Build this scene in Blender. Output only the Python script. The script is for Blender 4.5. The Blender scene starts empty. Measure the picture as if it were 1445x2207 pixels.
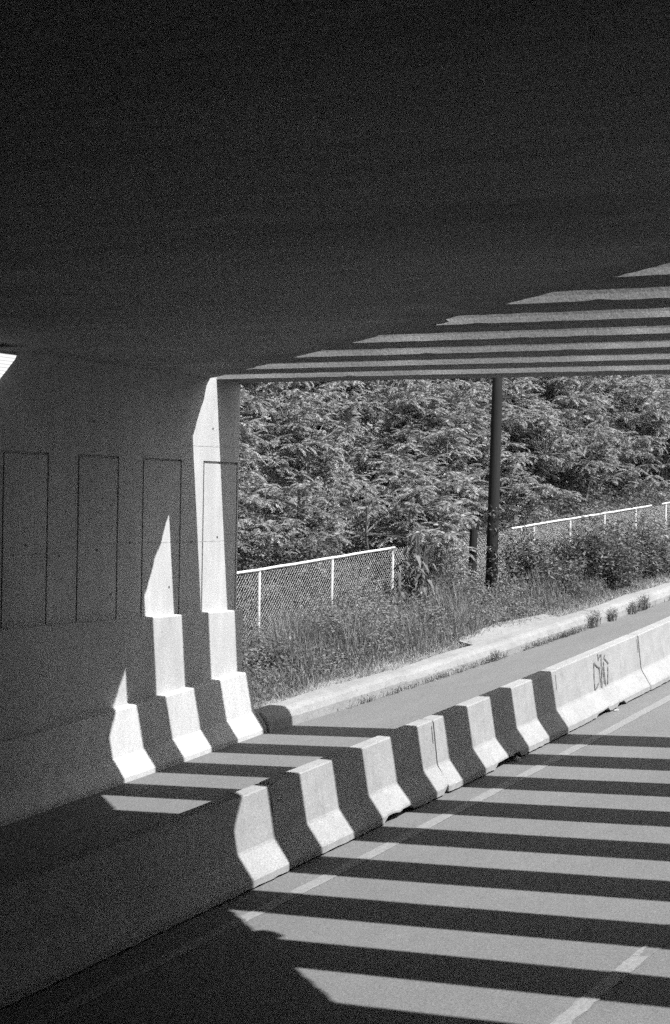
import bpy, math, random
import numpy as np
from mathutils import Matrix, Vector
rng = np.random.default_rng(7)
random.seed(7)
S = bpy.context.scene
COL = S.collection

# ------------------------------------------------------------------ camera
YAW, PITCH, ROLL, FPX = 0.5046, -0.0052, 0.0175, 3864.2
cy, sy = math.cos(YAW), math.sin(YAW)
fw = Vector((-sy, cy, 0)); rt = Vector((cy, sy, 0)); up = Vector((0, 0, 1))
f2 = fw * math.cos(PITCH) + up * math.sin(PITCH)
u2 = up * math.cos(PITCH) - fw * math.sin(PITCH)
r3 = rt * math.cos(ROLL) + u2 * math.sin(ROLL)
u3 = u2 * math.cos(ROLL) - rt * math.sin(ROLL)
cd = bpy.data.cameras.new('camera'); cam = bpy.data.objects.new('camera', cd); COL.objects.link(cam)
cd.sensor_fit = 'VERTICAL'; cd.sensor_height = 36; cd.sensor_width = 24
cd.lens = FPX / 2207 * 36
cd.clip_start = 0.1; cd.clip_end = 2000
M = Matrix.Identity(4)
for i in range(3):
    M[i][0] = r3[i]; M[i][1] = u3[i]; M[i][2] = -f2[i]
cam.matrix_world = M
S.camera = cam

# ------------------------------------------------------------------ sky, sun, exposure
SUN = Vector((0.687, -0.1169, 1.0)).normalized()      # towards the sun
elev = math.asin(SUN.z); azim = math.atan2(SUN.x, SUN.y)
W = bpy.data.worlds.new('World'); S.world = W; W.use_nodes = True
nt = W.node_tree; nt.nodes.clear()
sky = nt.nodes.new('ShaderNodeTexSky'); sky.sky_type = 'NISHITA'; sky.sun_disc = False
sky.sun_elevation = elev; sky.sun_rotation = azim; sky.air_density = 1.0; sky.dust_density = 1.5
bw = nt.nodes.new('ShaderNodeRGBToBW')                 # black-and-white film: a grey sky
bg = nt.nodes.new('ShaderNodeBackground'); bg.inputs[1].default_value = 0.12
wo = nt.nodes.new('ShaderNodeOutputWorld')
nt.links.new(sky.outputs[0], bw.inputs[0]); nt.links.new(bw.outputs[0], bg.inputs[0]); nt.links.new(bg.outputs[0], wo.inputs[0])
sl = bpy.data.lights.new('sun', 'SUN'); sl.energy = 4.45; sl.angle = math.radians(0.5); sl.color = (1, 1, 1)
sun = bpy.data.objects.new('sun', sl); COL.objects.link(sun)
sun.rotation_euler = SUN.to_track_quat('Z', 'Y').to_euler(); sun.location = (20, -5, 30)
S.view_settings.view_transform = 'Standard'; S.view_settings.look = 'None'
S.view_settings.gamma = 1; S.view_settings.exposure = 1.12; S.view_settings.use_curve_mapping = False
S.cycles.use_denoising = False
S.cycles.use_adaptive_sampling = True; S.cycles.adaptive_threshold = 0.09; S.cycles.adaptive_min_samples = 40
S.cycles.max_bounces = 8; S.cycles.diffuse_bounces = 6; S.cycles.caustics_reflective = False; S.cycles.caustics_refractive = False

# ------------------------------------------------------------------ site geometry (metres, camera at the origin)
H0 = 4.2; GY = 0.075; GX = 0.0496; GQ = 0.0007
ZC = 1.8451; GC = -0.0092                              # soffit height and fall
A0 = 20.6663; PIT = 1.3124; WB = 0.655                 # farthest beam's near edge, pitch, width
DX = -13.4823; DM = -1.111                             # skewed edge of the solid deck
WX = -13.30                                            # abutment face
YEND = 21.28
XR = 3.2
def gz(x, y):
    x = np.clip(x, -17, 4)
    yy = np.minimum(y, 48.0)
    z = -H0 + GY * yy + GX * x + GQ * (yy - 15) ** 2
    s = GY + 2 * GQ * (48 - 15)
    e = np.maximum(y - 48.0, 0)
    return z + s * 25 * (1 - np.exp(-e / 25))
def cz(y): return ZC + GC * y
def curbx(y): return -12.9122 + 0.0816 * (y - 20)
def ydiag(x): return A0 + (x - DX) / DM
def xdiag(y): return DX + DM * (y - A0)
def railz(y): return -1.173 + 0.0609 * (y - 26.32)

# ------------------------------------------------------------------ helpers
def tag(o, label=None, cat=None, group=None, kind=None):
    if label: o['label'] = label
    if cat: o['category'] = cat
    if group: o['group'] = group
    if kind: o['kind'] = kind
    return o
def mesh_obj(name, verts, faces, mat, parent=None, smooth=False):
    me = bpy.data.meshes.new(name)
    me.from_pydata([tuple(v) for v in verts], [], [tuple(f) for f in faces]); me.update()
    if smooth: me.polygons.foreach_set('use_smooth', [True] * len(me.polygons))
    me.materials.append(mat)
    o = bpy.data.objects.new(name, me); COL.objects.link(o)
    if parent: o.parent = parent
    return o
def quads_mesh(name, V, mat, k=4):
    """V: (n,k,3) array of separate k-gons"""
    n = len(V); me = bpy.data.meshes.new(name)
    me.vertices.add(n * k); me.vertices.foreach_set('co', V.reshape(-1).astype(np.float32))
    me.loops.add(n * k); me.loops.foreach_set('vertex_index', np.arange(n * k, dtype=np.int32))
    me.polygons.add(n); me.polygons.foreach_set('loop_start', np.arange(0, n * k, k, dtype=np.int32))
    me.polygons.foreach_set('loop_total', np.full(n, k, dtype=np.int32))
    me.update(calc_edges=True); me.materials.append(mat)
    return me
def link(name, me, parent=None, loc=(0, 0, 0)):
    o = bpy.data.objects.new(name, me); COL.objects.link(o); o.location = loc
    if parent: o.parent = parent
    return o
def empty(name, loc=(0, 0, 0)):
    o = bpy.data.objects.new(name, None); o.location = loc; o.empty_display_size = .3; COL.objects.link(o); return o
class MB:
    def __init__(s): s.v = []; s.f = []
    def box(s, x0, x1, y0, y1, z0, z1):
        b = len(s.v)
        s.v += [(x0,y0,z0),(x1,y0,z0),(x1,y1,z0),(x0,y1,z0),(x0,y0,z1),(x1,y0,z1),(x1,y1,z1),(x0,y1,z1)]
        s.f += [(b,b+3,b+2,b+1),(b+4,b+5,b+6,b+7),(b,b+1,b+5,b+4),(b+1,b+2,b+6,b+5),(b+2,b+3,b+7,b+6),(b+3,b,b+4,b+7)]
    def tube(s, pts, r, n=8, cap=True):
        pts = [Vector(p) for p in pts]; rings = []
        for i, p in enumerate(pts):
            d = (pts[min(i+1, len(pts)-1)] - pts[max(i-1, 0)]).normalized()
            a = d.orthogonal().normalized() if abs(d.z) < .99 else Vector((1,0,0))
            a = (a - d * a.dot(d)).normalized(); b = d.cross(a)
            rr = r[i] if isinstance(r, (list, tuple)) else r
            k = len(s.v)
            for j in range(n):
                t = 2*math.pi*j/n
                s.v.append(tuple(p + a*math.cos(t)*rr + b*math.sin(t)*rr))
            rings.append(k)
        for k0, k1 in zip(rings, rings[1:]):
            for j in range(n): s.f.append((k0+j, k0+(j+1)%n, k1+(j+1)%n, k1+j))
        if cap:
            s.f.append(tuple(rings[0]+j for j in reversed(range(n)))); s.f.append(tuple(rings[-1]+j for j in range(n)))
    def sweep(s, secs, close=True, caps=True):
        """secs: list of sections, each a list of (x,y,z), same count"""
        n = len(secs[0]); b = len(s.v)
        for c in secs: s.v += [tuple(p) for p in c]
        for i in range(len(secs)-1):
            for j in range(n if close else n-1):
                a0 = b+i*n+j; a1 = b+i*n+(j+1)%n
                s.f.append((a0, a1, a1+n, a0+n))
        if caps:
            s.f.append(tuple(b+j for j in reversed(range(n)))); s.f.append(tuple(b+(len(secs)-1)*n+j for j in range(n)))
    def obj(s, name, mat, parent=None, smooth=False): return mesh_obj(name, s.v, s.f, mat, parent, smooth)
def fixn(o):
    import bmesh
    bm = bmesh.new(); bm.from_mesh(o.data); bmesh.ops.recalc_face_normals(bm, faces=bm.faces); bm.to_mesh(o.data); bm.free()
    return o

# ------------------------------------------------------------------ materials (all grey: black-and-white film)
def newmat(name, rough=.85, spec=.3):
    m = bpy.data.materials.new(name); m.use_nodes = True
    n = m.node_tree.nodes; b = n['Principled BSDF']
    b.inputs['Roughness'].default_value = rough; b.inputs['Specular IOR Level'].default_value = spec
    return m, m.node_tree, b
def N(t, ty, **kw):
    n = t.nodes.new(ty)
    for k, v in kw.items():
        if k in n.inputs: n.inputs[k].default_value = v
        else: setattr(n, k, v)
    return n
def coords(t, scale=(1, 1, 1)):
    tc = N(t, 'ShaderNodeTexCoord'); mp = N(t, 'ShaderNodeMapping'); mp.inputs['Scale'].default_value = scale
    t.links.new(tc.outputs['Object'], mp.inputs[0]); return mp.outputs[0]
def noise(t, scale, sc=(1, 1, 1), detail=3, rough=.55):
    n = N(t, 'ShaderNodeTexNoise'); n.inputs['Scale'].default_value = scale; n.inputs['Detail'].default_value = detail; n.inputs['Roughness'].default_value = rough
    t.links.new(coords(t, sc), n.inputs['Vector']); return n.outputs['Fac']
def ramp(t, fac, lo, hi, a, b):
    r = N(t, 'ShaderNodeMapRange'); r.inputs['From Min'].default_value = lo; r.inputs['From Max'].default_value = hi
    r.inputs['To Min'].default_value = a; r.inputs['To Max'].default_value = b
    t.links.new(fac, r.inputs['Value']); return r.outputs[0]
def mul(t, a, b):
    m = N(t, 'ShaderNodeMath', operation='MULTIPLY')
    for i, q in enumerate((a, b)):
        if isinstance(q, (int, float)): m.inputs[i].default_value = q
        else: t.links.new(q, m.inputs[i])
    return m.outputs[0]
def mat_from(name, base, layers, bump=None, rough=.85, spec=.3):
    """layers: (scale, stretch, lo, hi, a, b, detail): each multiplies the grey"""
    m, t, b = newmat(name, rough, spec); v = base
    for sc, st, lo, hi, a, bb, de in layers:
        v = mul(t, ramp(t, noise(t, sc, st, de), lo, hi, a, bb), v)
    c = N(t, 'ShaderNodeCombineColor')
    for i in range(3): t.links.new(v, c.inputs[i]) if not isinstance(v, float) else setattr(c.inputs[i], 'default_value', v)
    t.links.new(c.outputs[0], b.inputs['Base Color'])
    if bump:
        bp = N(t, 'ShaderNodeBump'); bp.inputs['Strength'].default_value = bump[1]; bp.inputs['Distance'].default_value = bump[2]
        t.links.new(noise(t, bump[0], bump[3] if len(bump) > 3 else (1, 1, 1), 4, .7), bp.inputs['Height']); t.links.new(bp.outputs[0], b.inputs['Normal'])
    return m
GR = (75, (1, 1, 1), .3, .7, .74, 1.26, 2)             # fine surface speckle
CONC = mat_from('barrier_concrete', .27, [(1.3, (1,1,.5), .3, .7, .90, 1.06, 4), (7, (1,.6,1), .35, .7, .92, 1.05, 5), (11, (1,1,.12), .5, .75, 1, .86, 4), GR,
                                       (28, (1,1,1), .66, .74, 1, .72, 3)], (45, .25, .005))
WALLC = mat_from('abutment_concrete', .43, [(.7, (1,1,.6), .3, .7, .88, 1.08, 5), (9, (1,1,.06), .35, .7, .93, 1.05, 4), (3.5, (1,1,1), .4, .7, .95, 1.04, 6), GR,
                                       (23, (1,1,1), .70, .75, 1, .6, 2)], (30, .25, .005))
BASEC = mat_from('stepped_base_concrete', .395, [(.9, (1,1,.6), .3, .7, .88, 1.08, 5), (6, (1,1,.25), .35, .7, .90, 1.05, 5), GR,
                                       (15, (1,1,.4), .66, .76, 1, .62, 4)], (30, .3, .006))
DARKC = mat_from('low_bounce_concrete', .13, [(1, (1,1,1), .3, .7, .8, 1.2, 4)])  # out-of-view concrete, darkened to cut bounce light onto barrier and beams
SOFF = mat_from('soffit_concrete', .265, [(.55, (.28,1,1), .3, .7, .84, 1.10, 5), (5, (.12,1,1), .35, .7, .86, 1.1, 5), (.8, (.4,1,1), .52, .7, 1, .75, 5), (70, (1,1,1), .3, .7, .55, 1.45, 3)], (18, .4, .01, (.2,1,1)))
UNDS = mat_from('shaded_beam_underside', .13, [(.7, (.3,1,1), .35, .65, .8, 1.25, 5), (5, (.12,1,1), .35, .7, .85, 1.2, 5), (70, (1,1,1), .3, .7, .6, 1.4, 3)], (18, .4, .008, (.2,1,1)))  # darker grey paints shade onto the downward beam faces
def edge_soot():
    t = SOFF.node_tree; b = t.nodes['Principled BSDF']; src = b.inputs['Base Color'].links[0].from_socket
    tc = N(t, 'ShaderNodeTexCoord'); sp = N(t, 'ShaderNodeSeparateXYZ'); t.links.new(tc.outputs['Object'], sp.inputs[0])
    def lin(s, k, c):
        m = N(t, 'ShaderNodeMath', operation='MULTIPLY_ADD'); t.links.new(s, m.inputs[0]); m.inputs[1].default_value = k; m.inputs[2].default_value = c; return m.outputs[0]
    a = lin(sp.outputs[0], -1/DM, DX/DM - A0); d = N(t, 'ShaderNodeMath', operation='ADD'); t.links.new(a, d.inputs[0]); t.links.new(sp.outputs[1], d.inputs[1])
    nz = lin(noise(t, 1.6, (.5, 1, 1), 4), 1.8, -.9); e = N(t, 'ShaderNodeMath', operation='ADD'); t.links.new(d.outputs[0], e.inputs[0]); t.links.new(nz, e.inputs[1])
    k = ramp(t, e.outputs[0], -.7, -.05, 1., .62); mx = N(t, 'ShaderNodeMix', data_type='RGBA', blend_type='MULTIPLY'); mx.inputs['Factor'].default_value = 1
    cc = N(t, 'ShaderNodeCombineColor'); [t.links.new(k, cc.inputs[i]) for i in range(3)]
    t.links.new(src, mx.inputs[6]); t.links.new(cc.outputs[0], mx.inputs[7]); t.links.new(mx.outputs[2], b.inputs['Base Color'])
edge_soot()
BEAMC = mat_from('beam_concrete', .42, [(.5, (1,1,1), .35, .65, .70, 1.15, 5), (6, (.25,1,1), .35, .7, .85, 1.1, 5), (22, (1,1,1), .62, .74, 1, .55, 4), (50, (1,1,1), .3, .7, .7, 1.3, 3)], (28, .4, .006))
CURBC = mat_from('kerb_concrete', .235, [(1.1, (1,1,1), .3, .7, .85, 1.06, 4), (8, (1,1,1), .35, .7, .9, 1.06, 5), GR, (20, (1,1,1), .64, .74, 1, .6, 3)], (35, .5, .01))
ASPH = mat_from('asphalt', .135, [(.5, (1,.3,1), .3, .7, .92, 1.06, 4), (90, (1,1,1), .3, .7, .62, 1.38, 2), (38, (1,1,1), .35, .65, .92, 1.08, 2), (4, (1,.4,1), .35, .7, .96, 1.04, 4)], (110, .5, .006), .9)
PAINT = mat_from('road_paint', .205, [(45, (1,.5,1), .35, .62, .8, 1.08, 6), (90, (1,1,1), .3, .7, .85, 1.15, 2)], (110, .4, .004), .8)
OLDP = mat_from('worn_road_paint', .142, [(30, (1,.3,1), .35, .7, .8, 1.15, 5)], None, .9)
DARK = mat_from('dark_slot', .06, [(20, (1,1,1), .3, .7, .7, 1.2, 3)])
SPRAY = mat_from('spray_paint', .10, [(40, (1,1,1), .3, .7, .7, 1.4, 4)])
GALV = mat_from('galvanised_steel', .56, [(10, (1,1,1), .3, .7, .85, 1.08, 3)], None, .5, .5)
WIRE = mat_from('fence_wire', .38, [(10, (1,1,1), .3, .7, .8, 1.1, 3)], None, .6, .4)
POLEM = mat_from('creosoted_wood', .014, [(6, (1,1,.06), .3, .7, .6, 1.4, 5), (50, (1,1,.1), .3, .7, .8, 1.2, 3)], (30, .7, .01, (1,1,.05)))
SOIL = mat_from('verge_soil', .20, [(1.5, (1,1,1), .3, .7, .6, 1.3, 5), (30, (1,1,1), .3, .7, .7, 1.3, 4)], (25, .8, .02))
BARK = mat_from('sumac_bark', .16, [(9, (1,1,.3), .3, .7, .6, 1.4, 4)], (30, .6, .01))
HOUS = mat_from('lamp_housing', .35, [(9, (1,1,1), .3, .7, .9, 1.1, 2)], None, .5)
def leafmat(name, base, var=.5, trans=.35, rough=.5, spec=.35):
    m, t, b = newmat(name, rough, spec)
    g = N(t, 'ShaderNodeNewGeometry')
    v = ramp(t, g.outputs['Random Per Island'], 0, 1, 1 - var, 1 + var)
    oi = N(t, 'ShaderNodeObjectInfo'); v = mul(t, ramp(t, oi.outputs['Random'], 0, 1, .78, 1.22), v)
    v = mul(t, v, base)
    c = N(t, 'ShaderNodeCombineColor')
    for i in range(3): t.links.new(v, c.inputs[i])
    t.links.new(c.outputs[0], b.inputs['Base Color'])
    tr = N(t, 'ShaderNodeBsdfTranslucent'); t.links.new(c.outputs[0], tr.inputs[0])
    mx = N(t, 'ShaderNodeMixShader'); mx.inputs[0].default_value = trans
    out = [n for n in t.nodes if n.type == 'OUTPUT_MATERIAL'][0]
    t.links.new(b.outputs[0], mx.inputs[1]); t.links.new(tr.outputs[0], mx.inputs[2]); t.links.new(mx.outputs[0], out.inputs[0])
    return m
LEAF = leafmat('sumac_leaf', .17, .45, .20)
LEAFB = leafmat('bush_leaf', .15, .45, .30)
WEED = leafmat('weed_leaf', .23, .6, .35, .6)
UNDER = leafmat('gap_shade_leaf', .11, .5, .3, .6)  # darker leaf grey paints in the shade between the sumac crowns
DRY = leafmat('dry_grass', .30, .4, .3, .7)

# ------------------------------------------------------------------ setting: terrain, road, path
def smooth(a, b, v):
    t = np.clip((v - a) / (b - a), 0, 1); return t * t * (3 - 2 * t)
def terrain(x, y):
    road = gz(x, y) - .05
    cx = curbx(y) - .35
    vb = gz(cx, y) + .20                               # verge at the kerb
    vf = np.minimum(railz(np.minimum(y, 60)) - 1.42, gz(-16., y) + .35)
    t = np.clip((cx - x) / np.maximum(cx + 16.0, .5), 0, 1)
    verge = vb * (1 - t) + vf * t
    hill = vf + .50 * np.clip(-17.2 - x, 0, 26) + .25 * np.sin(x * .7 + y * .31) * smooth(17.2, 20, -x)
    z = np.where(x > cx, road, np.where(x > -16, verge, np.maximum(verge, hill)))
    z = np.where((y < 20.9) & (x < -13.8), 2.7, z)     # fill behind the abutment
    # right side: fill behind the retaining wall
    z = np.where(x > XR + .45, np.where(y < 22, 2.7, 2.7 + .03 * (y - 22)), z)
    return z
def grid(name, xs, ys, zf, mat, kind='structure'):
    X, Y = np.meshgrid(xs, ys); Z = zf(X, Y)
    V = np.stack([X, Y, Z], -1).reshape(-1, 3); nx = len(xs)
    F = [(j*nx+i, j*nx+i+1, (j+1)*nx+i+1, (j+1)*nx+i) for j in range(len(ys)-1) for i in range(nx-1)]
    o = mesh_obj(name, V, F, mat, smooth=True); o['kind'] = kind; return o
xs = np.concatenate([[-600, -300, -150, -90, -60, -48], np.arange(-44, -18, 1.), np.arange(-18, -14.3, .3), [-14.2, -13.9], [-13.7, -13.5], np.arange(-13.3, -10.4, .15), np.arange(-10, 4, 1.), [3.6, 3.7, 5, 8, 14, 30, 60, 150, 300, 600]])
ys = np.concatenate([[-600, -300, -100, -40, -20, -10, 0, 10, 16, 20], [20.8, 20.95, 21.2], np.arange(21.6, 70, .8), [72, 76, 82, 90, 110, 150, 300, 600, 900]])
def terr2(X, Y):
    Z = terrain(X, Y)
    far = smooth(60, 300, np.sqrt(X**2 + Y**2))
    n = .05 * np.sin(X*3.1 + Y*2.3) * np.sin(Y*1.7 - X*1.3)
    return Z * (1 - far) + 4.0 * far + np.where(X < curbx(Y) - .5, n, 0)
grid('ground', xs, ys, terr2, SOIL)
ry = np.concatenate([[-40, -20, -8], np.arange(0, 70, 1.), [75, 80, 90, 110]])
rd = grid('road', np.array([-8.6, -6, -4, -2, -.55]), ry, lambda X, Y: gz(X, Y), ASPH)
def strip(name, x0f, x1f, ys_, lift, mat):
    V = []; F = []
    for y in ys_:
        for x in (x0f(y), x1f(y)): V.append((x, y, float(gz(x, y)) + lift))
    for i in range(len(ys_)-1): F.append((2*i, 2*i+1, 2*i+3, 2*i+2))
    return mesh_obj(name, V, F, mat)
pth = strip('path', lambda y: (-12.95 if y < 21 else curbx(y) - .1), lambda y: -8.6, list(ry), 0., ASPH); pth['kind'] = 'structure'
# painted lines, ragged edges
def ragline(name, xc, w, y0, y1, mat, lift, step=.12, rag=.012, taper=0):
    ys_ = np.arange(y0, y1 + step/2, step); V = []; F = []
    for y in ys_:
        a = rng.uniform(-rag, rag, 2); k = 1.
        if taper and y > y1 - taper: k = max(.1, (y1 - y) / taper)
        x0 = xc - w/2 + a[0]; x1 = x0 + w * k + a[1]
        V += [(x0, y, float(gz(x0, y)) + lift), (x1, y, float(gz(x1, y)) + lift)]
    for i in range(len(ys_)-1): F.append((2*i, 2*i+1, 2*i+3, 2*i+2))
    o = mesh_obj(name, V, F, mat); o['kind'] = 'structure'; return o
ragline('edge_line', -8.11, .15, 5, 75, PAINT, .004, .25, .006)
dash = ragline('lane_dash', -4.53, .135, 10.4, 13.15, PAINT, .008, .06, .008)
ragline('lane_dash_tail', -4.56, .06, 13.15, 13.55, PAINT, .008, .05, .012, .3)
ragline('worn_lane_line', -4.53, .16, 6.0, 34, OLDP, .004, .2, .02)
for k in (1, 2, 3): ragline('lane_dash', -4.53, .135, 10.4 + 9*k, 13.4 + 9*k, PAINT, .008, .1, .01)

# ------------------------------------------------------------------ abutment with stepped base
ab = empty('underpass_abutment', (WX, 10, -2)); OFF = Vector((WX, 10, -2))
tag(ab, 'tall concrete abutment wall with grooved panels and a stepped barrier base at its foot', 'wall')
def loc(o, parent, off):
    o.parent = parent; o.data.transform(Matrix.Translation(-off)); return o
Y0 = -40.
# grooved face: grid of cells, groove cells set back
gy = []; pan = [(14.80-.0, 15.63), (16.19, 17.01), (17.606, 18.425), (18.971, 19.836), (20.388, 21.235)]
pan = [(a - 1.385*k, a - 1.385*k + .83) for k in range(20, 0, -1) for a in (14.80,)] + pan
gw = .028; gzt = .52
yb = [Y0]; groove_y = []
for a, b in pan:
    if a < Y0 + 1: continue
    for c in (a, b): yb += [c - gw/2, c + gw/2]; groove_y.append((c - gw/2, c + gw/2))
yb.append(YEND); yb = sorted(yb)
zb = [-5.2, gzt - gw*.6, gzt + gw*.6, ZC + .05]
def ingroove(ya, yb_, za, zb_):
    ym = (ya+yb_)/2; zm = (za+zb_)/2
    if zm > gzt + gw: return False
    if any(p <= ym <= q for p, q in groove_y) and zm < gzt + gw*.6: return True
    if abs(zm - gzt) < gw*.6 and any(a - gw/2 <= ym <= b + gw/2 for a, b in pan): return True
    return False
mb = MB(); dep = .035
cells = {}
for i in range(len(yb)-1):
    for j in range(len(zb)-1): cells[i, j] = WX - (dep if ingroove(yb[i], yb[i+1], zb[j], zb[j+1]) else 0)
for (i, j), x in cells.items():
    b = len(mb.v); y0, y1, z0, z1 = yb[i], yb[i+1], zb[j], zb[j+1]
    mb.v += [(x, y0, z0), (x, y1, z0), (x, y1, z1), (x, y0, z1)]; mb.f.append((b, b+1, b+2, b+3))
    for di, dj, e in ((1, 0, [(y1, z0), (y1, z1)]), (0, 1, [(y0, z1), (y1, z1)])):
        x2 = cells.get((i+di, j+dj))
        if x2 is not None and x2 != x:
            b = len(mb.v); (ya, za), (yc, zc2) = e
            mb.v += [(x, ya, za), (x, yc, zc2), (x2, yc, zc2), (x2, ya, za)]; mb.f.append((b, b+1, b+2, b+3))
# end face and back
b = len(mb.v); mb.v += [(WX, YEND, -5.2), (WX-1.1, YEND, -5.2), (WX-1.1, YEND, ZC+.05), (WX, YEND, ZC+.05), (WX-1.1, Y0, -5.2), (WX-1.1, Y0, ZC+.05), (WX, Y0, ZC+.05), (WX, Y0, -5.2)]
mb.f += [(b, b+1, b+2, b+3), (b+1, b+4, b+5, b+2), (b+3, b+2, b+5, b+6), (b, b+7, b+4, b+1), (b+7, b+6, b+5, b+4)]
loc(mb.obj('panel_wall', WALLC), ab, OFF)
# construction joints: shallow dark seams as thin recess shadows
for (y0, y1, z0, z1) in ((19.84, 21.27, .728, .745), (8.0, 17.6, -.74, -.66), (17.6, 21.27, -.56, -.555)):
    m2 = MB(); n = 40
    secs = []
    for i in range(n+1):
        t = i/n; y = y0 + (y1-y0)*t; z = z0 + (z1-z0)*t + rng.uniform(-.003, .003)
        w = .003 + rng.uniform(0, .003)
        secs.append([(WX + .001, y, z - w), (WX + .0015, y, z), (WX + .001, y, z + w)])
    m2.sweep(secs, close=False, caps=False); s_ = loc(m2.obj('pour_seam', mat_seam := bpy.data.materials.get('seam') or mat_from('seam', .25, [(12, (1,1,1), .35, .6, .7, 1.6, 4)])), ab, OFF)
m2 = MB(); m2.box(-24, WX-1.1, 20.85, YEND-.03, -5.2, 2.75); fixn(loc(m2.obj('wing_wall', WALLC), ab, OFF))
# upper ledge tier (level top)
def rj(a): return float(rng.uniform(-a, a))
T2 = -1.513
secs = []
ysec = list(np.arange(Y0, YEND - .03, .35)) + [YEND - .02]
for y in ysec:
    g = float(gz(-13, y)); zt = T2 + rj(.002); xf = -13.18 + rj(.0015)
    secs.append([(WX+.001, y, g + .6), (WX+.001, y, zt + .004), (xf - .012, y, zt), (xf, y, zt - .014), (xf - .004, y, g + .6)])
m2 = MB(); m2.sweep(secs); fixn(loc(m2.obj('upper_ledge', BASEC), ab, OFF))
# lower tier: barrier profile
secs = []
ysec = list(np.arange(Y0, YEND - .03, .2)) + [YEND - .015]
for y in ysec:
    g = float(gz(-12.8, y)); e = rj(.004)
    secs.append([(-13.27, y, g-.1), (-13.20, y, g+.856), (-13.055, y, g+.850), (-13.042, y, g+.835), (-12.968+rj(.002), y, g+.29), (-12.945, y, g+.262),
                 (-12.822+e, y, g+.085), (-12.808+e, y, g+.06), (-12.806+e, y, g-.1)])
m2 = MB(); m2.sweep(secs); fixn(loc(m2.obj('barrier_base', BASEC), ab, OFF))
secs = []
for k, y in enumerate((YEND-.012, YEND+.03, YEND+.05)):
    g = float(gz(-12.75, y)); s = 1 - .15*(k == 2)
    secs.append([(-13.3, y, g-.1), (-13.2, y, g+.30*s), (-12.93, y, g+.27*s), (-12.80, y, g+.09*s), (-12.78, y, g-.1)])
m2 = MB(); m2.sweep(secs); fixn(loc(m2.obj('end_pad', CURBC), ab, OFF))

for y, z in ((16.6, -.56), (17.25, -.70), (18.0, -.64), (18.7, -.56), (20.1, -.56), (20.75, -.5), (17.9, .95), (19.3, 1.0), (20.6, .98), (18.3, -1.2), (19.6, -1.15)):
    m2 = MB(); m2.tube([(WX - .002, y, z), (WX + .0025, y, z)], .017, 10); loc(m2.obj('tie_hole', DARK), ab, OFF)

# ------------------------------------------------------------------ wall lamp
lamp = empty('wall_lamp', (WX, 15.75, cz(15.5) - .14)); LO = Vector(lamp.location)
tag(lamp, 'lit wedge-shaped wall lamp under the ceiling at the left', 'lamp')
m2 = MB(); zt = 1.585
for y0, y1 in ((14.95, 15.97),):
    m2.sweep([[(WX+.002, y, zt+.05), (WX+.002, y, zt-.36), (WX+.03, y, zt-.36), (WX+.03, y, zt-.01), (WX+.36, y, zt+.015), (WX+.36, y, zt+.05)] for y in (y0, y1)])
fixn(loc(m2.obj('housing', HOUS), lamp, LO))
LEN, tt, bb = newmat('lit_lens', .3); bb.inputs['Base Color'].default_value = (.8, .8, .8, 1); bb.inputs['Emission Color'].default_value = (1, 1, 1, 1)
wv = N(tt, 'ShaderNodeTexWave', bands_direction='Z'); wv.inputs['Scale'].default_value = 9; tt.links.new(coords(tt), wv.inputs[0])
tt.links.new(ramp(tt, wv.outputs['Fac'], 0, 1, .30, .60), bb.inputs['Emission Strength'])
m2 = MB(); m2.sweep([[(WX+.032, y, zt-.34), (WX+.032, y, zt-.012), (WX+.355, y, zt+.012), (WX+.335, y, zt-.03)] for y in (14.97, 15.95)])
fixn(loc(m2.obj('lens', LEN), lamp, LO))

# ------------------------------------------------------------------ right retaining wall and raised walkway (behind / beside the camera)
rw = MB(); rw.box(XR, XR+.9, -40, 22, -5, ZC-.25)
o = fixn(rw.obj('retaining_wall', DARKC)); tag(o, 'concrete retaining wall on the far right side of the underpass', 'wall')
rw = MB(); ws = np.arange(-40, 22.5, 1.)
rw.sweep([[(-.55, y, float(gz(-.55, y)) - .1), (-.55, y, max(-1.65, float(gz(-.55, y)) + .2)), (XR-.003, y, max(-1.65, float(gz(-.55, y)) + .2)), (XR-.003, y, float(gz(-.55, y)) - .1)] for y in ws])
o = fixn(rw.obj('raised_walkway', DARKC)); o['kind'] = 'structure'

# ------------------------------------------------------------------ solid deck with a skewed, spalled edge
def slab():
    mb = MB(); TH = 1.05
    pts = []
    y = ydiag(WX)
    # edge points from the wall to the right wall
    n = 260; X = np.linspace(WX, XR + .9, n)
    bot = []
    for i, x in enumerate(X):
        j = .0 if i in (0, n-1) else float(rng.normal(0, .008))
        if -7.8 < x < -7.15: j += .15  # bulge added to the edge to block a stray patch of sun
        if -4.9 < x < -3.5 and i % 3 == 0: j += float(rng.uniform(.015, .045))
        if rng.random() < .05: j -= float(rng.uniform(.01, .05))
        yy = float(ydiag(x)) + j; bot.append((float(x), yy, cz(yy)))
    lip = [(x, y + .0, z + .07) for x, y, z in [(p[0], float(ydiag(p[0])), cz(p[1])) for p in bot]]
    topp = [(x, y, ZC + TH) for x, y, z in lip]
    V = mb.v; 
    nb = len(bot)
    V += bot + lip + topp
    for r in range(2):
        for i in range(nb-1): mb.f.append((r*nb+i, r*nb+i+1, (r+1)*nb+i+1, (r+1)*nb+i))
    # soffit: columns from Y0 to the edge
    b = len(V); V += [(p[0], Y0, cz(Y0)) for p in bot]
    for i in range(nb-1): mb.f.append((b+i, b+i+1, i+1, i))
    t = len(V); V += [(p[0], Y0, ZC+TH) for p in bot]
    for i in range(nb-1): mb.f.append((t+i, 2*nb+i, 2*nb+i+1, t+i+1)); mb.f.append((b+i, t+i, t+i+1, b+i+1))
    # extension over the abutment
    return mb
sb = slab(); o = sb.obj('underpass_deck', SOFF)
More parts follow.
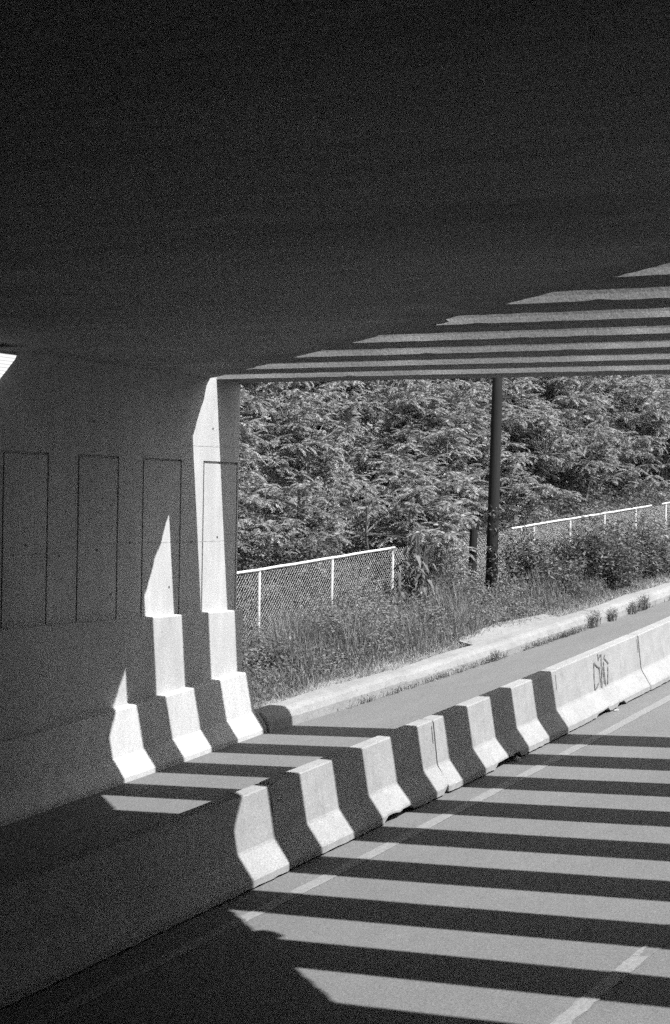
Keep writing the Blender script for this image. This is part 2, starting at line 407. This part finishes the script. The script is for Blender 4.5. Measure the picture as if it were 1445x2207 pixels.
tag(o, 'dark solid concrete ceiling of the underpass with a skewed spalled edge', 'ceiling')
m2 = MB(); m2.box(WX-1.1, WX-.001, Y0, YEND, ZC+.052, ZC+1.05); loc(fixn(m2.obj('bearing_strip', WALLC)), ab, OFF)

# ------------------------------------------------------------------ crossbeams
def beam(k):
    y0 = A0 + (k - 7) * PIT
    xa = max(WX - .0, float(xdiag(y0 + WB)) - .35); xa0 = WX if xa <= WX + .01 else xa
    n = int((XR - xa0) / .12) + 2; X = np.linspace(xa0, XR + .3, n); secs = []
    D = .92; z0 = cz(y0); z1 = cz(y0 + WB)
    xd0 = float(xdiag(y0)); 
    for x in X:
        a, b_ = .0015*math.sin(x*1.1 + k), rj(.006)
        zb_ = z0 + .004
        secs.append([(x, y0 + a, zb_ + rj(.002) + (rng.uniform(.004, .012) if rng.random() < .06 else 0)), (x, y0 + WB + b_*.4, z1 + .004 + rj(.003)), (x, y0 + WB - .11, z1 + D), (x, y0 + .0, z0 + D), (x, y0 + .004, z0 + .06)])
    m = MB(); m.sweep(secs); off = Vector(((xa0 + XR)/2, y0, z0))
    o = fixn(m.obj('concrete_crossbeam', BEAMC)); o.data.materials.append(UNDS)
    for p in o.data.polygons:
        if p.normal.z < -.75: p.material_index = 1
    o.data.transform(Matrix.Translation(-off)); o.location = off
    return o
lab = {7: 'farthest crossbeam, its lower edge running right along the top of the leafy view', 6: 'second crossbeam in from the leafy view', 5: 'third crossbeam in from the leafy view',
       4: 'fourth crossbeam in from the leafy view, in the middle of the striped ceiling', 3: 'fifth crossbeam in from the leafy view', 2: 'sixth crossbeam in from the leafy view, its lit side pitted',
       1: 'nearest crossbeam still in the picture, at the top right of the striped ceiling', 0: 'first crossbeam overhead and outside the picture', -1: 'second crossbeam overhead and outside the picture',
       -2: 'third crossbeam overhead and outside the picture', -3: 'shortest crossbeam by the right wall'}
beams = {}
for k in range(7, -3, -1):
    o = beam(k); beams[k] = o
    tag(o, lab[k], 'concrete beam', 'concrete crossbeams over the open slots')
# a lump of broken concrete caught on one beam edge (it casts the small bump in the shadow)
m2 = MB(); L0 = Vector((-4.05, A0 - 7*PIT + WB + .07, cz(12) + .05))
m2.sweep([[(x, -.14, .0 + s*.02), (x, .06*s, -.02), (x, .09*s, .08*s), (x, -.14, .12)] for x, s in ((-.22, .3), (-.15, 1.1), (-.05, .6), (.05, 1.2), (.16, 1.0), (.24, .3))])
o = fixn(m2.obj('spalled_lump', BEAMC)); o.parent = beams[0]; o.location = L0 - beams[0].location

# ------------------------------------------------------------------ kerb
def kerb():
    segs = []; y = YEND + .055
    o_all = empty('concrete_kerb', (-12.8, 21.4, float(gz(-12.8, 21.4))))
    O = Vector(o_all.location)
    tag(o_all, 'pale concrete kerb between the path and the weedy verge, chipped and uneven', 'kerb')
    bnd = [21.335, 22.0, 25.0, 28.6, 31.95, 34.1, 37, 40, 43, 46, 50, 54, 58, 62]
    for a, b_ in zip(bnd, bnd[1:]):
        secs = []; n = max(3, int((b_ - a)/.15)); dx = rj(.012); dz = rj(.008) + (.03 if a < 24 else 0)
        for i in range(n+1):
            y = a + .002 + (b_ - a - .004)*i/n; x = float(curbx(y)) + .05 + dx; g = float(gz(x, y)) + dz
            k = 1. if 0 < i < n else .95
            tw = .40 + .05*math.sin(y*1.7)
            secs.append([(x, y, g-.1), (x-.01, y, g+.10*k), (x-.05+rj(.006), y, g+.185*k), (x-.10+rj(.008), y, g+(.225+rj(.006))*k), (x-.16, y, g+.238*k), (x-tw, y, g+.235), (x-tw-.02, y, g-.1)])
        m = MB(); m.sweep(secs); o = fixn(m.obj('kerb_length', CURBC, smooth=False)); loc(o, o_all, O)
    # concrete apron behind the kerb
    m = MB(); P = [(27.9, .35), (28.2, .52), (28.6, .60), (29.0, .72), (29.5, .66), (30.0, .74), (30.5, .55), (31.2, .42)]
    secs = []
    for y, w in P:
        x = float(curbx(y)) - .36; z = float(gz(x, y)) + .225
        secs.append([(x, y, z), (x-w, y+.1, z+.05), (x-w-.05, y+.1, z-.15), (x, y, z-.2)])
    m.sweep(secs); loc(fixn(m.obj('apron', CURBC)), o_all, O)
kerb()

# ------------------------------------------------------------------ road barriers
XF = -8.555
def barrier(y0, y1, label, notches=(), chips=0):
    n = max(8, int((y1 - y0)/.09)); root = empty('concrete_barrier', ((XF-.3), (y0+y1)/2, float(gz(XF, (y0+y1)/2)))); O = Vector(root.location)
    secs = []; ya, yb_ = y0 + .006, y1 - .006
    dx = rj(.008)
    yl = sorted(set([ya, ya+.02, yb_-.02, yb_] + list(np.linspace(ya+.05, yb_-.05, n))))
    for y in yl:
        g = float(gz(XF, y)); bz = .022 + rj(.005)
        edge = min(y - ya, yb_ - y)
        c = .018*max(0, 1 - edge/.025)
        for (a, b_, h) in notches:
            if a < y < b_: bz = h + rj(.012)
        x = XF + dx; e = rj(.0035)
        lw = max(.085, bz + .02)
        right = [(x - c + e, g + bz), (x - c + e, g + lw), (x - .012 - c, g + lw + .022), (x - .150, g + .300), (x - .160, g + .325), (x - .218 + rj(.0015), g + .802 - c), (x - .228, g + .816 - c)]
        left = [(2*(x-.30) - q[0], q[1]) for q in reversed(right)]
        secs.append([(q[0], y, q[1]) for q in right + left])
    m = MB(); m.sweep(secs); b = fixn(m.obj('barrier_body', CONC)); loc(b, root, O)
    m = MB()                                           # joint key slots at both ends, on both faces
    for ye in (yb_,):
        g = float(gz(XF, ye)); s = 1 if ye == ya else -1
        for side in (1,):
            for hh in (.56,):
                xt = XF + dx - .160 - (hh - .325)*.125
                ycl = ye + s*.045
                m.sweep([[(xt + .004 - (h - hh)*.125, y, g + h) for y in (ycl-.007, ycl+.007)] + [(xt - .02 - (h - hh)*.125, y, g + h) for y in (ycl+.007, ycl-.007)] for h in (hh, hh+.19)])
    o = fixn(m.obj('joint_slot', DARK)); loc(o, root, O)
    tag(root, label, 'barrier', 'concrete barriers in a row along the road')
    return root, O
B = [3.3, 7.02, 10.15, 14.74, 18.27, 21.94, 25.12, 28.8, 32.5, 36.2, 39.9]
barrier(B[1], B[2], 'unlit concrete barrier lost in the shadow at the lower left')
barrier(B[2], B[3], 'concrete barrier in deep shadow whose far end makes the first sunlit block')
barrier(B[3], B[4], 'striped concrete barrier second of the partly lit ones, a ragged notch in its foot', [(16.75, 17.35, .075), (18.15, 18.26, .10)])
barrier(B[4], B[5], 'striped concrete barrier with a small stone wedged under its foot', [(19.55, 20.25, .085)])
root, O = barrier(B[5], B[6], 'sunlit concrete barrier marked with spray-painted graffiti', [(22.95, 23.35, .07), (23.75, 24.0, .06)])
gr, GO = root, O
barrier(B[6], B[7], 'plain sunlit concrete barrier at the right edge, just past the graffitied one')
barrier(B[7], B[8], 'sunlit concrete barrier beyond the right edge of the view')
# graffiti strokes on the sloping face
STR = [[(23.233,.335),(23.25,.50),(23.289,.693),(23.40,.62),(23.505,.58)], [(23.233,.335),(23.31,.35),(23.385,.40)], [(23.457,.791),(23.462,.74),(23.471,.70)],
       [(23.587,.771),(23.575,.70),(23.562,.633),(23.53,.45),(23.515,.314)], [(23.561,.766),(23.51,.74),(23.466,.701)], [(23.729,.741),(23.70,.72),(23.68,.695),(23.76,.65),(23.839,.594)],
       [(23.652,.655),(23.645,.56),(23.649,.478),(23.657,.317)], [(23.801,.56),(23.77,.45),(23.733,.331)], [(23.466,.613),(23.475,.45),(23.491,.327)], [(23.62,.60),(23.60,.50),(23.615,.36)]]
m = MB()
for st in STR:
    pts = []
    for (a, b_), (c, d) in zip(st, st[1:]):
        for k in range(6): t = k/6; pts.append((a+(c-a)*t + rj(.003), b_+(d-b_)*t))
    pts.append(st[-1])
    for i in range(len(pts)-1):
        (a, h), (c, h2) = pts[i], pts[i+1]; L = math.hypot(c-a, h2-h) + 1e-6
        w = .010 + .003*math.sin(i*1.3); ny, nh = -(h2-h)/L*w, (c-a)/L*w; b = len(m.v)
        for yy, hh in ((a-ny, h-nh), (c-ny, h2-nh), (c+ny, h2+nh), (a+ny, h+nh)):
            m.v.append((XF + .0045 - .160 - (hh - .325)*.125, yy, float(gz(XF, yy)) + hh))
        m.f.append((b, b+1, b+2, b+3))
o = m.obj('graffiti', SPRAY); loc(o, gr, GO)
for i, ob in enumerate(o.data.vertices): ob.co.x += .0002*(i//4 % 9)
# stones at the feet of the barriers
def stone(x, y, sx, sy_, sz, label):
    m = MB(); g = float(gz(x, y)); secs = []
    for k, s in enumerate((.35, .9, 1., .85, .3)):
        yy = (k/4 - .5)*2*sy_
        secs.append([(math.cos(t)*sx*s*(1+rj(.15)), yy, max(0, math.sin(t))*sz*2*s + (.0 if math.sin(t) < 0 else 0)) for t in np.linspace(0, 2*math.pi, 8)[:-1]])
    m.sweep(secs); o = fixn(m.obj('loose_stone', CONC)); o.location = (x, y, g + .001); tag(o, label, 'stone'); return o
stone(-8.53, 20.14, .05, .07, .03, 'small pale stone lodged at the foot of the striped barrier')
stone(-8.53, 23.60, .025, .10, .010, 'flat broken concrete chunk by the foot of the graffitied barrier')

# ------------------------------------------------------------------ chain link fence
FX = -16.0
fe = empty('chain_link_fence', (FX, 34, float(railz(34)) - 1.4)); FO = Vector(fe.location)
tag(fe, 'galvanised chain link fence with pale rails and posts running through the weeds', 'fence')
PY = [23.9, 26.33, 28.89, 31.34, 33.52, 36.1, 38.51, 40.77, 43.1, 45.46, 47.9, 50.3, 52.7, 55.1, 57.5]
for y in PY:
    m = MB(); top = railz(y) + (-.03 if not 32 < y < 34 else -.10); m.tube([(FX, y, top - 1.9), (FX + rj(.01), y, top)], .030, 8); loc(m.obj('post', GALV), fe, FO)
for y0, y1 in ((23.9, 31.42), (37.2, 46.7), (47.6, 57.5)):
    m = MB(); ys_ = np.arange(y0, y1, .6).tolist() + [y1]; m.tube([(FX + .0, y, railz(y) + rj(.006)) for y in ys_], .026, 8); loc(m.obj('top_rail', GALV, smooth=True), fe, FO)
m = MB(); y0, y1, hh, sp = 23.9, 57.5, 1.45, .088
Q = []
for sgn in (1, -1):
    k = y0 - hh
    while k < y1 + hh:
        a, b_ = (k, k + hh)
        pa = np.array([a, 0.]) if sgn > 0 else np.array([a, hh]); pb = np.array([b_, hh]) if sgn > 0 else np.array([b_, 0.])
        ya_, yb2 = max(a, y0), min(b_, y1)
        if yb2 > ya_:
            f_ = lambda y: pa[1] + (pb[1]-pa[1])*(y-a)/(b_-a)
            P0 = np.array([FX + .004*sgn, ya_, railz(ya_) - .02 - f_(ya_)]); P1 = np.array([FX + .004*sgn, yb2, railz(yb2) - .02 - f_(yb2)])
            d = (P1-P0)/np.linalg.norm(P1-P0); n_ = np.array([0, -d[2], d[1]]); r = .0033
            c = [n_*r, np.array([r,0,0]), -n_*r, np.array([-r,0,0])]
            for i in range(4): Q.append([P0+c[i], P0+c[(i+1)%4], P1+c[(i+1)%4], P1+c[i]])
        k += sp
me = quads_mesh('wire_mesh', np.array(Q), WIRE); o = link('wire_mesh', me); loc(o, fe, FO)

# ------------------------------------------------------------------ utility pole
px, py = -15.0, 33.85; g = float(terrain(np.array(px), np.array(py)))
up_ = empty('utility_pole', (px, py, g)); tag(up_, 'tall dark wooden utility pole standing in the weeds by the fence', 'pole')
m = MB(); m.tube([(0, 0, -.5), (.02, .0, 1.5), (.05, .02, 4.2), (.10, .03, 9.5)], [.125, .12, .108, .09], 16); o = m.obj('pole_shaft', POLEM, up_, True)
sp_ = MB(); sp_.tube([(px-.28, py-.35, g-.3), (px-.25, py-.35, g+1.55)], [.085, .08], 12)
o = sp_.obj('timber_stub', POLEM); tag(o, 'short dark timber stub standing just left of the utility pole', 'post')

# ------------------------------------------------------------------ foliage generators
def fronds(base, az, el, L, npair=9, droop=1.0, lw=.034, ll=.13):
    """pinnate fronds; arrays of length F -> (F*(2n+1),4,3) quads"""
    F = len(base); t = np.linspace(.16, 1.0, npair)
    hd = np.stack([np.cos(az), np.sin(az), np.zeros(F)], -1); sd = np.stack([-np.sin(az), np.cos(az), np.zeros(F)], -1)
    upv = np.array([0, 0, 1.])
    ang = el[:, None] - droop[:, None]*1.5*t[None]**1.2     # tangent angle
    dt = t[1]-t[0]
    hx = np.cumsum(np.cos(ang), 1)*dt*L[:, None]; hz = np.cumsum(np.sin(ang), 1)*dt*L[:, None]
    P = base[:, None] + hd[:, None]*hx[..., None] + upv*hz[..., None]
    T = hd[:, None]*np.cos(ang)[..., None] + upv*np.sin(ang)[..., None]
    Nn = -hd[:, None]*np.sin(ang)[..., None] + upv*np.cos(ang)[..., None]
    out = []
    prof = .92*np.sin(np.clip(t*1.05, 0, 1)*math.pi*.86 + .25)*.75 + .35
    for s in (-1, 1):
        d = sd[:, None]*s*.88 + T*.38 - Nn*(.30 + .25*rng.random((F, npair, 1)))
        d /= np.linalg.norm(d, axis=-1, keepdims=True)
        l = ll*(L[:, None]/.5)*prof[None]*(1 + .15*rng.standard_normal((F, npair)))
        wd = T*(lw*(L[:, None]/.5))[..., None]*.5 + Nn*rng.normal(0, .006, (F, npair, 1))
        tip = P + d*l[..., None]; mid = P + d*l[..., None]*.42
        out.append(np.stack([P, mid - wd, tip, mid + wd], -2).reshape(-1, 4, 3))
    return np.concatenate(out)
def sumac(seed, h, w, nros, low=.10):
    r = np.random.default_rng(seed)
    m = MB(); tips = []
    nst = r.integers(2, 4)
    # stems with forks
    for s in range(nst):
        a = r.uniform(0, 6.28); p = Vector((r.normal(0, .12), r.normal(0, .12), -.2)); q = [tuple(p)]
        lean = r.uniform(.1, .35)*w
        for k in range(1, 5):
            q.append((p.x + math.cos(a)*lean*k/4 + r.normal(0, .06), p.y + math.sin(a)*lean*k/4 + r.normal(0, .06), h*.72*k/4))
        m.tube(q, [.05, .042, .034, .026, .018], 6); tips.append(q)
    n = nros; 
    # rosette centres through the crown volume, most near the outside
    rad = r.random(n)**.45; a = r.uniform(0, 2*math.pi, n); u = r.uniform(-.75, 1, n)
    lump = 1 + .30*np.sin(3*a + seed) + .22*np.sin(5*a + 3*u + 2*seed)
    cx = np.cos(a)*np.sqrt(1-u*u*.9)*rad*w/2*lump; cy_ = np.sin(a)*np.sqrt(1-u*u*.9)*rad*w/2*lump
    z = h*(low + (1-low)*(.5 + .5*u*rad*lump**.5))
    C = np.stack([cx, cy_, z], -1)
    for c in C[::2]:                                    # twigs to rosettes
        q = tips[r.integers(0, nst)]; k = 3 if c[2] > h*.5 else 2; s0 = Vector(q[k]); e = Vector(c)
        m.tube([s0, s0.lerp(e, .5) + Vector((0, 0, -.06)), e], [.014, .010, .006], 4, cap=False)
    B_ = []; AZ = []; EL = []; LL = []; DR = []
    for c in C:
        k = r.integers(9, 13); a0 = r.uniform(0, 6.28)
        for i in range(k):
            B_.append(c + r.normal(0, .03, 3)); AZ.append(a0 + 2*math.pi*i/k + r.normal(0, .25)); EL.append(r.uniform(.1, 1.05)); LL.append(r.uniform(.36, .60)); DR.append(r.uniform(.55, 1.15))
    Q = fronds(np.array(B_), np.array(AZ), np.array(EL), np.array(LL), 11, np.array(DR), .036, .12)
    crown = quads_mesh('crown', Q, LEAF)
    tm = bpy.data.meshes.new('trunk'); tm.from_pydata(m.v, [], m.f); tm.update(); tm.materials.append(BARK)
    return tm, crown
PROT = [sumac(11, 3.4, 3.0, 74), sumac(23, 2.8, 2.7, 62), sumac(35, 4.2, 3.2, 88), sumac(47, 3.0, 3.3, 76), sumac(59, 3.7, 2.6, 70)]
def th(x, y): return float(terrain(np.array(float(x)), np.array(float(y))))
def tree(x, y, k, s, label, group, name='sumac_tree'):
    r = empty(name, (x, y, th(x, y) - .05)); r.rotation_euler = (0, 0, random.uniform(0, 6.28)); r.scale = (s, s, s*random.uniform(.92, 1.1))
    link('trunk', PROT[k][0], r); link('crown', PROT[k][1], r); tag(r, label, 'tree', group); return r
front = [(29.2, -19.0, 4, .95, 'taller sumac on the bank behind the fence close to the abutment corner'),
         (28.6, -20.6, 2, 1.0, 'tallest sumac seen against the edge of the abutment'),
         (27.6, -17.7, 0, .80, 'low sumac rising behind the fence beside the abutment corner'),
         (30.3, -17.8, 1, .85, 'sumac behind the second bay of the railed fence'),
         (33.2, -17.0, 3, 1.0, 'broad sumac drooping over the gap where the fence rail stops, left of the utility pole'),
         (35.6, -17.6, 0, .95, 'sumac directly behind the foot of the utility pole'),
         (38.6, -18.6, 1, 1.0, 'sumac just right of the utility pole behind the fence'),
         (41.6, -18.9, 3, .9, 'sumac behind the middle of the right-hand fence rail'),
         (44.8, -18.8, 0, .95, 'sumac behind the far half of the right-hand fence rail'),
         (48.2, -18.7, 4, .9, 'sumac at the right edge of the view behind the fence'),]
for y, x, k, s, l in front: tree(x, y, k, s, l, 'sumacs standing along the back of the fence')
i = 0
for x0, ya, yb_, st, sc in ((-19.7, 39.5, 66, 2.2, .9), (-38, 55, 104, 5, 1.4), (-20.4, 28, 70, 2.25, 1.0), (-22.8, 31, 80, 2.6, 1.05), (-25.6, 35, 90, 3.0, 1.15), (-28.6, 39, 94, 3.6, 1.25), (-32.5, 45, 100, 4.2, 1.3)):
    y = ya
    while y < yb_:
        tree(x0 + random.uniform(-.7, .7), y + random.uniform(-.6, .6), (i*2 + i//5) % 5, sc*random.uniform(.85, 1.12), 'leafy sumac crown in the dense thicket covering the bank, merging with its neighbours', 'sumac crowns merging on the bank'); i += 1; y += st

def leafcloud(C, n_per, rad, size, r, asp=.42, squash=1.):
    """rhombus leaves scattered round centres C"""
    n = len(C)*n_per; c = np.repeat(C, n_per, 0) + r.normal(0, 1, (n, 3))*np.array([rad, rad, rad*squash])
    d = r.normal(0, 1, (n, 3)); d[:, 2] = d[:, 2]*.5 - .15; d /= np.linalg.norm(d, axis=1, keepdims=True)
    v = r.normal(0, 1, (n, 3)); v -= d*(v*d).sum(1, keepdims=True); v /= np.linalg.norm(v, axis=1, keepdims=True)
    v[:, 2] *= .6
    l = size*r.uniform(.6, 1.3, (n, 1)); w = l*asp*.5
    return np.stack([c, c + d*l*.45 - v*w, c + d*l, c + d*l*.45 + v*w], 1)
def bush(x, y, w, h, n, size, label, name='bush', seed=1, drop=False, mat=None, cat='bush'):
    r = np.random.default_rng(seed); root = empty(name, (x, y, th(x, y) - .03))
    m = MB(); C = []
    for k in range(n):
        a = r.uniform(0, 6.28); rr = w/2*r.random()**.6; hh = h*r.uniform(.35, 1)*(1 - .35*(rr/(w/2))**2)
        tip = np.array([math.cos(a)*rr, math.sin(a)*rr, hh])
        if k % 2 == 0: m.tube([(tip[0]*.15, tip[1]*.15, -.05), (tip[0]*.6, tip[1]*.6, hh*.6), tuple(tip)], [.012, .009, .005], 4, cap=False)
        for q in np.linspace(.3, 1, 4): C.append(tip*np.array([.3+.7*q, .3+.7*q, q]))
    m.obj('stem', BARK, root)
    if drop:
        C = np.array(C); F = len(C)*3; b = np.repeat(C, 3, 0); az = r.uniform(0, 6.28, F)
        d = np.stack([np.cos(az)*.8, np.sin(az)*.8, -.45 - .4*r.random(F)], -1); v = np.stack([-np.sin(az), np.cos(az), np.zeros(F)], -1)
        l = size*r.uniform(.7, 1.3, (F, 1)); wd = l*.14
        Q = np.stack([b, b + d*l*.35*[1,1,.2] - v*wd, b + d*l, b + d*l*.35*[1,1,.2] + v*wd], 1)
    else: Q = leafcloud(np.array(C), 16, .07, size, r)
    link('foliage', quads_mesh('foliage', Q, mat or LEAFB), root); tag(root, label, cat); return root
bush(-15.3, 30.9, 1.0, 1.85, 34, .27, 'plant with long drooping glossy leaves in front of the fence end post', 'drooping_plant', 3, True, LEAFB, 'plant')
bush(-15.35, 32.4, 1.2, 1.35, 90, .09, 'leafy shrub just left of the timber stub, over the unrailed fence gap', 'bush', 41)
bush(-14.5, 31.2, 1.2, .95, 70, .085, 'low shrub below the unrailed fence gap, left of the utility pole', 'bush', 42)
def hb(x, y, gap): return railz(y) - gap - th(x, y)      # bushes stop a little under the rail
bush(-13.25, 35.3, 2.0, 1.65, 190, .10, 'largest dark rounded bush, right behind the kerb in front of the right-hand fence rail', 'bush', 5)
bush(-13.45, 33.6, 1.3, 1.0, 90, .09, 'leafy bush behind the kerb, just left of the largest bush', 'bush', 21)
bush(-12.95, 37.4, 1.7, 1.55, 150, .10, 'bush behind the kerb, just right of the largest bush', 'bush', 22)
bush(-14.3, 35.1, 1.3, 1.35, 100, .09, 'bush filling the gap between the utility pole and the right-hand fence rail', 'bush', 6)
bush(-13.9, 37.9, 1.6, 1.35, 100, .10, 'loose bush close to the fence behind the largest bush', 'bush', 24)
bush(-14.9, 46.2, 2.2, hb(-14.9, 46.2, .1), 120, .11, 'bush at the right edge of the view between fence and kerb', 'bush', 8)
bush(-14.75, 35.0, 1.0, 1.9, 60, .09, 'climbing leafy shrub against the right side of the utility pole', 'bush', 9)
bush(-15.0, 49.2, 2.3, hb(-15., 49.2, .1), 100, .11, 'farthest bush between the fence and the kerb', 'bush', 10)
bush(-14.6, 26.4, 1.1, .8, 50, .08, 'low weedy bush in the verge below the middle of the left fence', 'bush', 31)
bush(-14.2, 29.0, 1.2, .75, 50, .08, 'low weedy bush in the verge just behind the bare pale patch', 'bush', 32)
bush(-14.3, 24.2, 1.1, .7, 50, .08, 'low weedy bush in the verge nearest the abutment', 'bush', 33)

rv = np.random.default_rng(77); nv = 150; hv = rv.uniform(.1, 2.3, nv)**1.0; av = rv.uniform(-2.6, .4, nv)
Cv = np.stack([np.cos(av)*.15 + .02, np.sin(av)*.15, hv], -1)
link('vine', quads_mesh('vine', leafcloud(Cv[Cv[:, 2] < 2.3*rv.random(nv)**.4], 5, .035, .075, rv), LEAFB), up_)
# undergrowth on the bank and weeds of the verge: stuff nobody could count
def blades(P, h, w, r, bend=.35):
    n = len(P); az = r.uniform(0, 6.28, n); d = np.stack([np.cos(az), np.sin(az), np.zeros(n)], -1); s = np.stack([-np.sin(az), np.cos(az), np.zeros(n)], -1)
    L = (bend*h*r.uniform(.2, 1.3, n))[:, None]; hh = h[:, None]*np.array([0, 0, 1.])
    p1 = P + d*L*.3 + hh*.6; p2 = P + d*L + hh; ww = w[:, None]*s*.5
    return np.stack([P - ww, P + ww, p1 + ww*.8, p1 - ww*.8], 1), np.stack([p1 - ww*.8, p1 + ww*.8, p2 + ww*.1, p2 - ww*.1], 1)
r = np.random.default_rng(99)
def keep(P):
    d = curbx(P[:, 1]) - P[:, 0]; return P[~((P[:, 1] > 27.9) & (P[:, 1] < 31.2) & (d < 1.0 - .3*np.abs(P[:, 1] - 29.4)) & (rng.random(len(P)) < .93))]
def scatter(n, y0, y1, xf0, xf1):
    y = r.uniform(y0, y1, n); a = xf0(y); b_ = xf1(y); x = a + (b_-a)*r.random(n)
    return keep(np.stack([x, y, terrain(x, y)], -1))
cl = lambda P, f=.9: np.sin(P[:, 0]*2.1*f + 1)*np.sin(P[:, 1]*1.3*f) + .6*np.sin(P[:, 0]*5.3*f + P[:, 1]*3.7*f)
QW = []
def low(P):                                            # thin patch in front of the pole
    return 1 - .7*np.exp(-((P[:, 0] + .4431*P[:, 1])/.35)**2)*smooth(30.5, 31.5, P[:, 1])*(1 - smooth(33.9, 34.5, P[:, 1]))
near = lambda y: curbx(y) - .72
P = scatter(80000, 21.4, 50, lambda y: 0*y - 16.9, near)
cm = smooth(-.9, 1.1, cl(P)); hs = (.15 + .42*cm)*(1 - .45*smooth(33, 36, P[:, 1]))*low(P)*smooth(0, 1.3, (near(P[:, 1]) - P[:, 0]) + .25)*r.uniform(.45, 1.5, len(P)) + .08
Qa, Qb = blades(P, hs, r.uniform(.006, .014, len(P)), r, .6); QW += [Qa, Qb]
# leafy weed stems
P = scatter(8500, 21.4, 50, lambda y: 0*y - 16.9, lambda y: near(y) - .25)
hs = (.22 + .58*smooth(-.6, 1.2, cl(P + 1.3)))*(1 - .4*smooth(33, 36, P[:, 1]))*low(P)*smooth(-.1, 1.3, near(P[:, 1]) - P[:, 0])*r.uniform(.6, 1.5, len(P)) + .1
for q in (.25, .45, .62, .78, .92, 1.0):
    C = P + np.stack([np.zeros(len(P)), np.zeros(len(P)), hs*q], -1); QW.append(leafcloud(C, 3, .06, .060, r))
me = quads_mesh('verge_weeds', np.concatenate(QW), WEED); o = link('verge_weeds', me); tag(o, 'rough weeds and grass filling the verge between the kerb and the fence', 'weeds', kind='stuff')
# dry grass lying along the kerb
P = scatter(11000, 21.4, 50, lambda y: near(y) - .55, lambda y: near(y) + .28)
hs = r.uniform(.03, .14, len(P)); Qa, Qb = blades(P, hs, r.uniform(.006, .012, len(P)), r, 2.6)
me = quads_mesh('dry_grass', np.concatenate([Qa, Qb]), DRY); o = link('dry_grass', me); tag(o, 'pale dry grass lying flat along the back of the kerb', 'grass', kind='stuff')
# undergrowth of the bank
P = scatter(26000, 22.5, 70, lambda y: 0*y - 36, lambda y: 0*y - 16.4)
hs = r.uniform(.2, 1.0, len(P)); QU = []
for q in (.3, .65, 1.0):
    C = P + np.stack([np.zeros(len(P)), np.zeros(len(P)), hs*q], -1); QU.append(leafcloud(C, 2, .12, .13, r))
P = scatter(5200, 33, 62, lambda y: 0*y - 19.5, lambda y: 0*y - 16.3)
hs = r.uniform(.3, 1.25, len(P))
for q in (.25, .5, .75, 1.0):
    C = P + np.stack([np.zeros(len(P)), np.zeros(len(P)), hs*q], -1); QU.append(leafcloud(C, 2, .10, .10, r))
# tangle of vines and weeds on the lower bank next to the abutment
P = scatter(5200, 24.5, 31.5, lambda y: 0*y - 18.6, lambda y: 0*y - 16.3)
hs = r.uniform(.3, 1.9, len(P))*(.75 + .3*cl(P, .7))
for q in (.3, .5, .7, .85, 1.0):
    C = P + np.stack([np.zeros(len(P)), np.zeros(len(P)), hs*q], -1); QU.append(leafcloud(C, 2, .09, .07, r))
me = quads_mesh('bank_undergrowth', np.concatenate(QU), UNDER); o = link('bank_undergrowth', me); tag(o, 'tangled undergrowth of vines and weeds under the sumacs', 'undergrowth', kind='stuff')
# weeds rooted in the gutter
P = []
for yc, n, sp_y in ((25.8, 60, .25), (27.7, 110, .2), (24.6, 50, .3), (26.6, 60, .4), (30.6, 160, .35), (29.6, 140, .5), (33.8, 60, .2), (36, 120, .6), (23.6, 30, .3)):
    y = r.normal(yc, sp_y, n); x = curbx(y) + .07 + r.uniform(-.01, .05, n); P.append(np.stack([x, y, gz(x, y)], -1))
P = np.concatenate(P); hs = r.uniform(.03, .13, len(P)); Qa, Qb = blades(P, hs, r.uniform(.008, .016, len(P)), r, .9)
QG = [Qa, Qb, leafcloud(P + np.array([0, 0, .05]), 3, .035, .035, r)]
me = quads_mesh('gutter_weeds', np.concatenate(QG), WEED); o = link('gutter_weeds', me); tag(o, 'small weeds sprouting along the gutter at the foot of the kerb', 'weeds', kind='stuff')
def tuft(y, s, label, seed):
    rr = np.random.default_rng(seed); x = float(curbx(y)) + .09; n = 70
    P = np.stack([np.abs(rr.normal(0, .03*s, n)), rr.normal(0, .08*s, n), np.zeros(n)], -1); h = rr.uniform(.1, .34, n)*s
    Qa, Qb = blades(P, h, rr.uniform(.008, .014, n), rr, .6)
    C = P + np.stack([0*h, 0*h, h*.8], -1); Q = np.concatenate([Qa, Qb, leafcloud(C, 3, .035, .045*s, rr)])
    o = link('weed_tuft', quads_mesh('weed_tuft', Q, WEED)); o.location = (x, y, float(gz(x, y)) - .003); tag(o, label, 'weed', 'weed tufts against the kerb')
tuft(31.55, 1.15, 'leafy weed tuft against the kerb, nearest of the tall ones', 1)
tuft(32.35, .9, 'upright weed tuft in the kerb joint, second of the tall ones', 2)
tuft(33.25, .9, 'narrow weed tuft at the kerb, third of the tall ones', 3)
tuft(33.75, 1.0, 'bushy weed tuft at the kerb, farthest of the tall ones', 4)
tuft(27.75, .6, 'small weed tuft at the kerb opposite the striped barriers', 5)
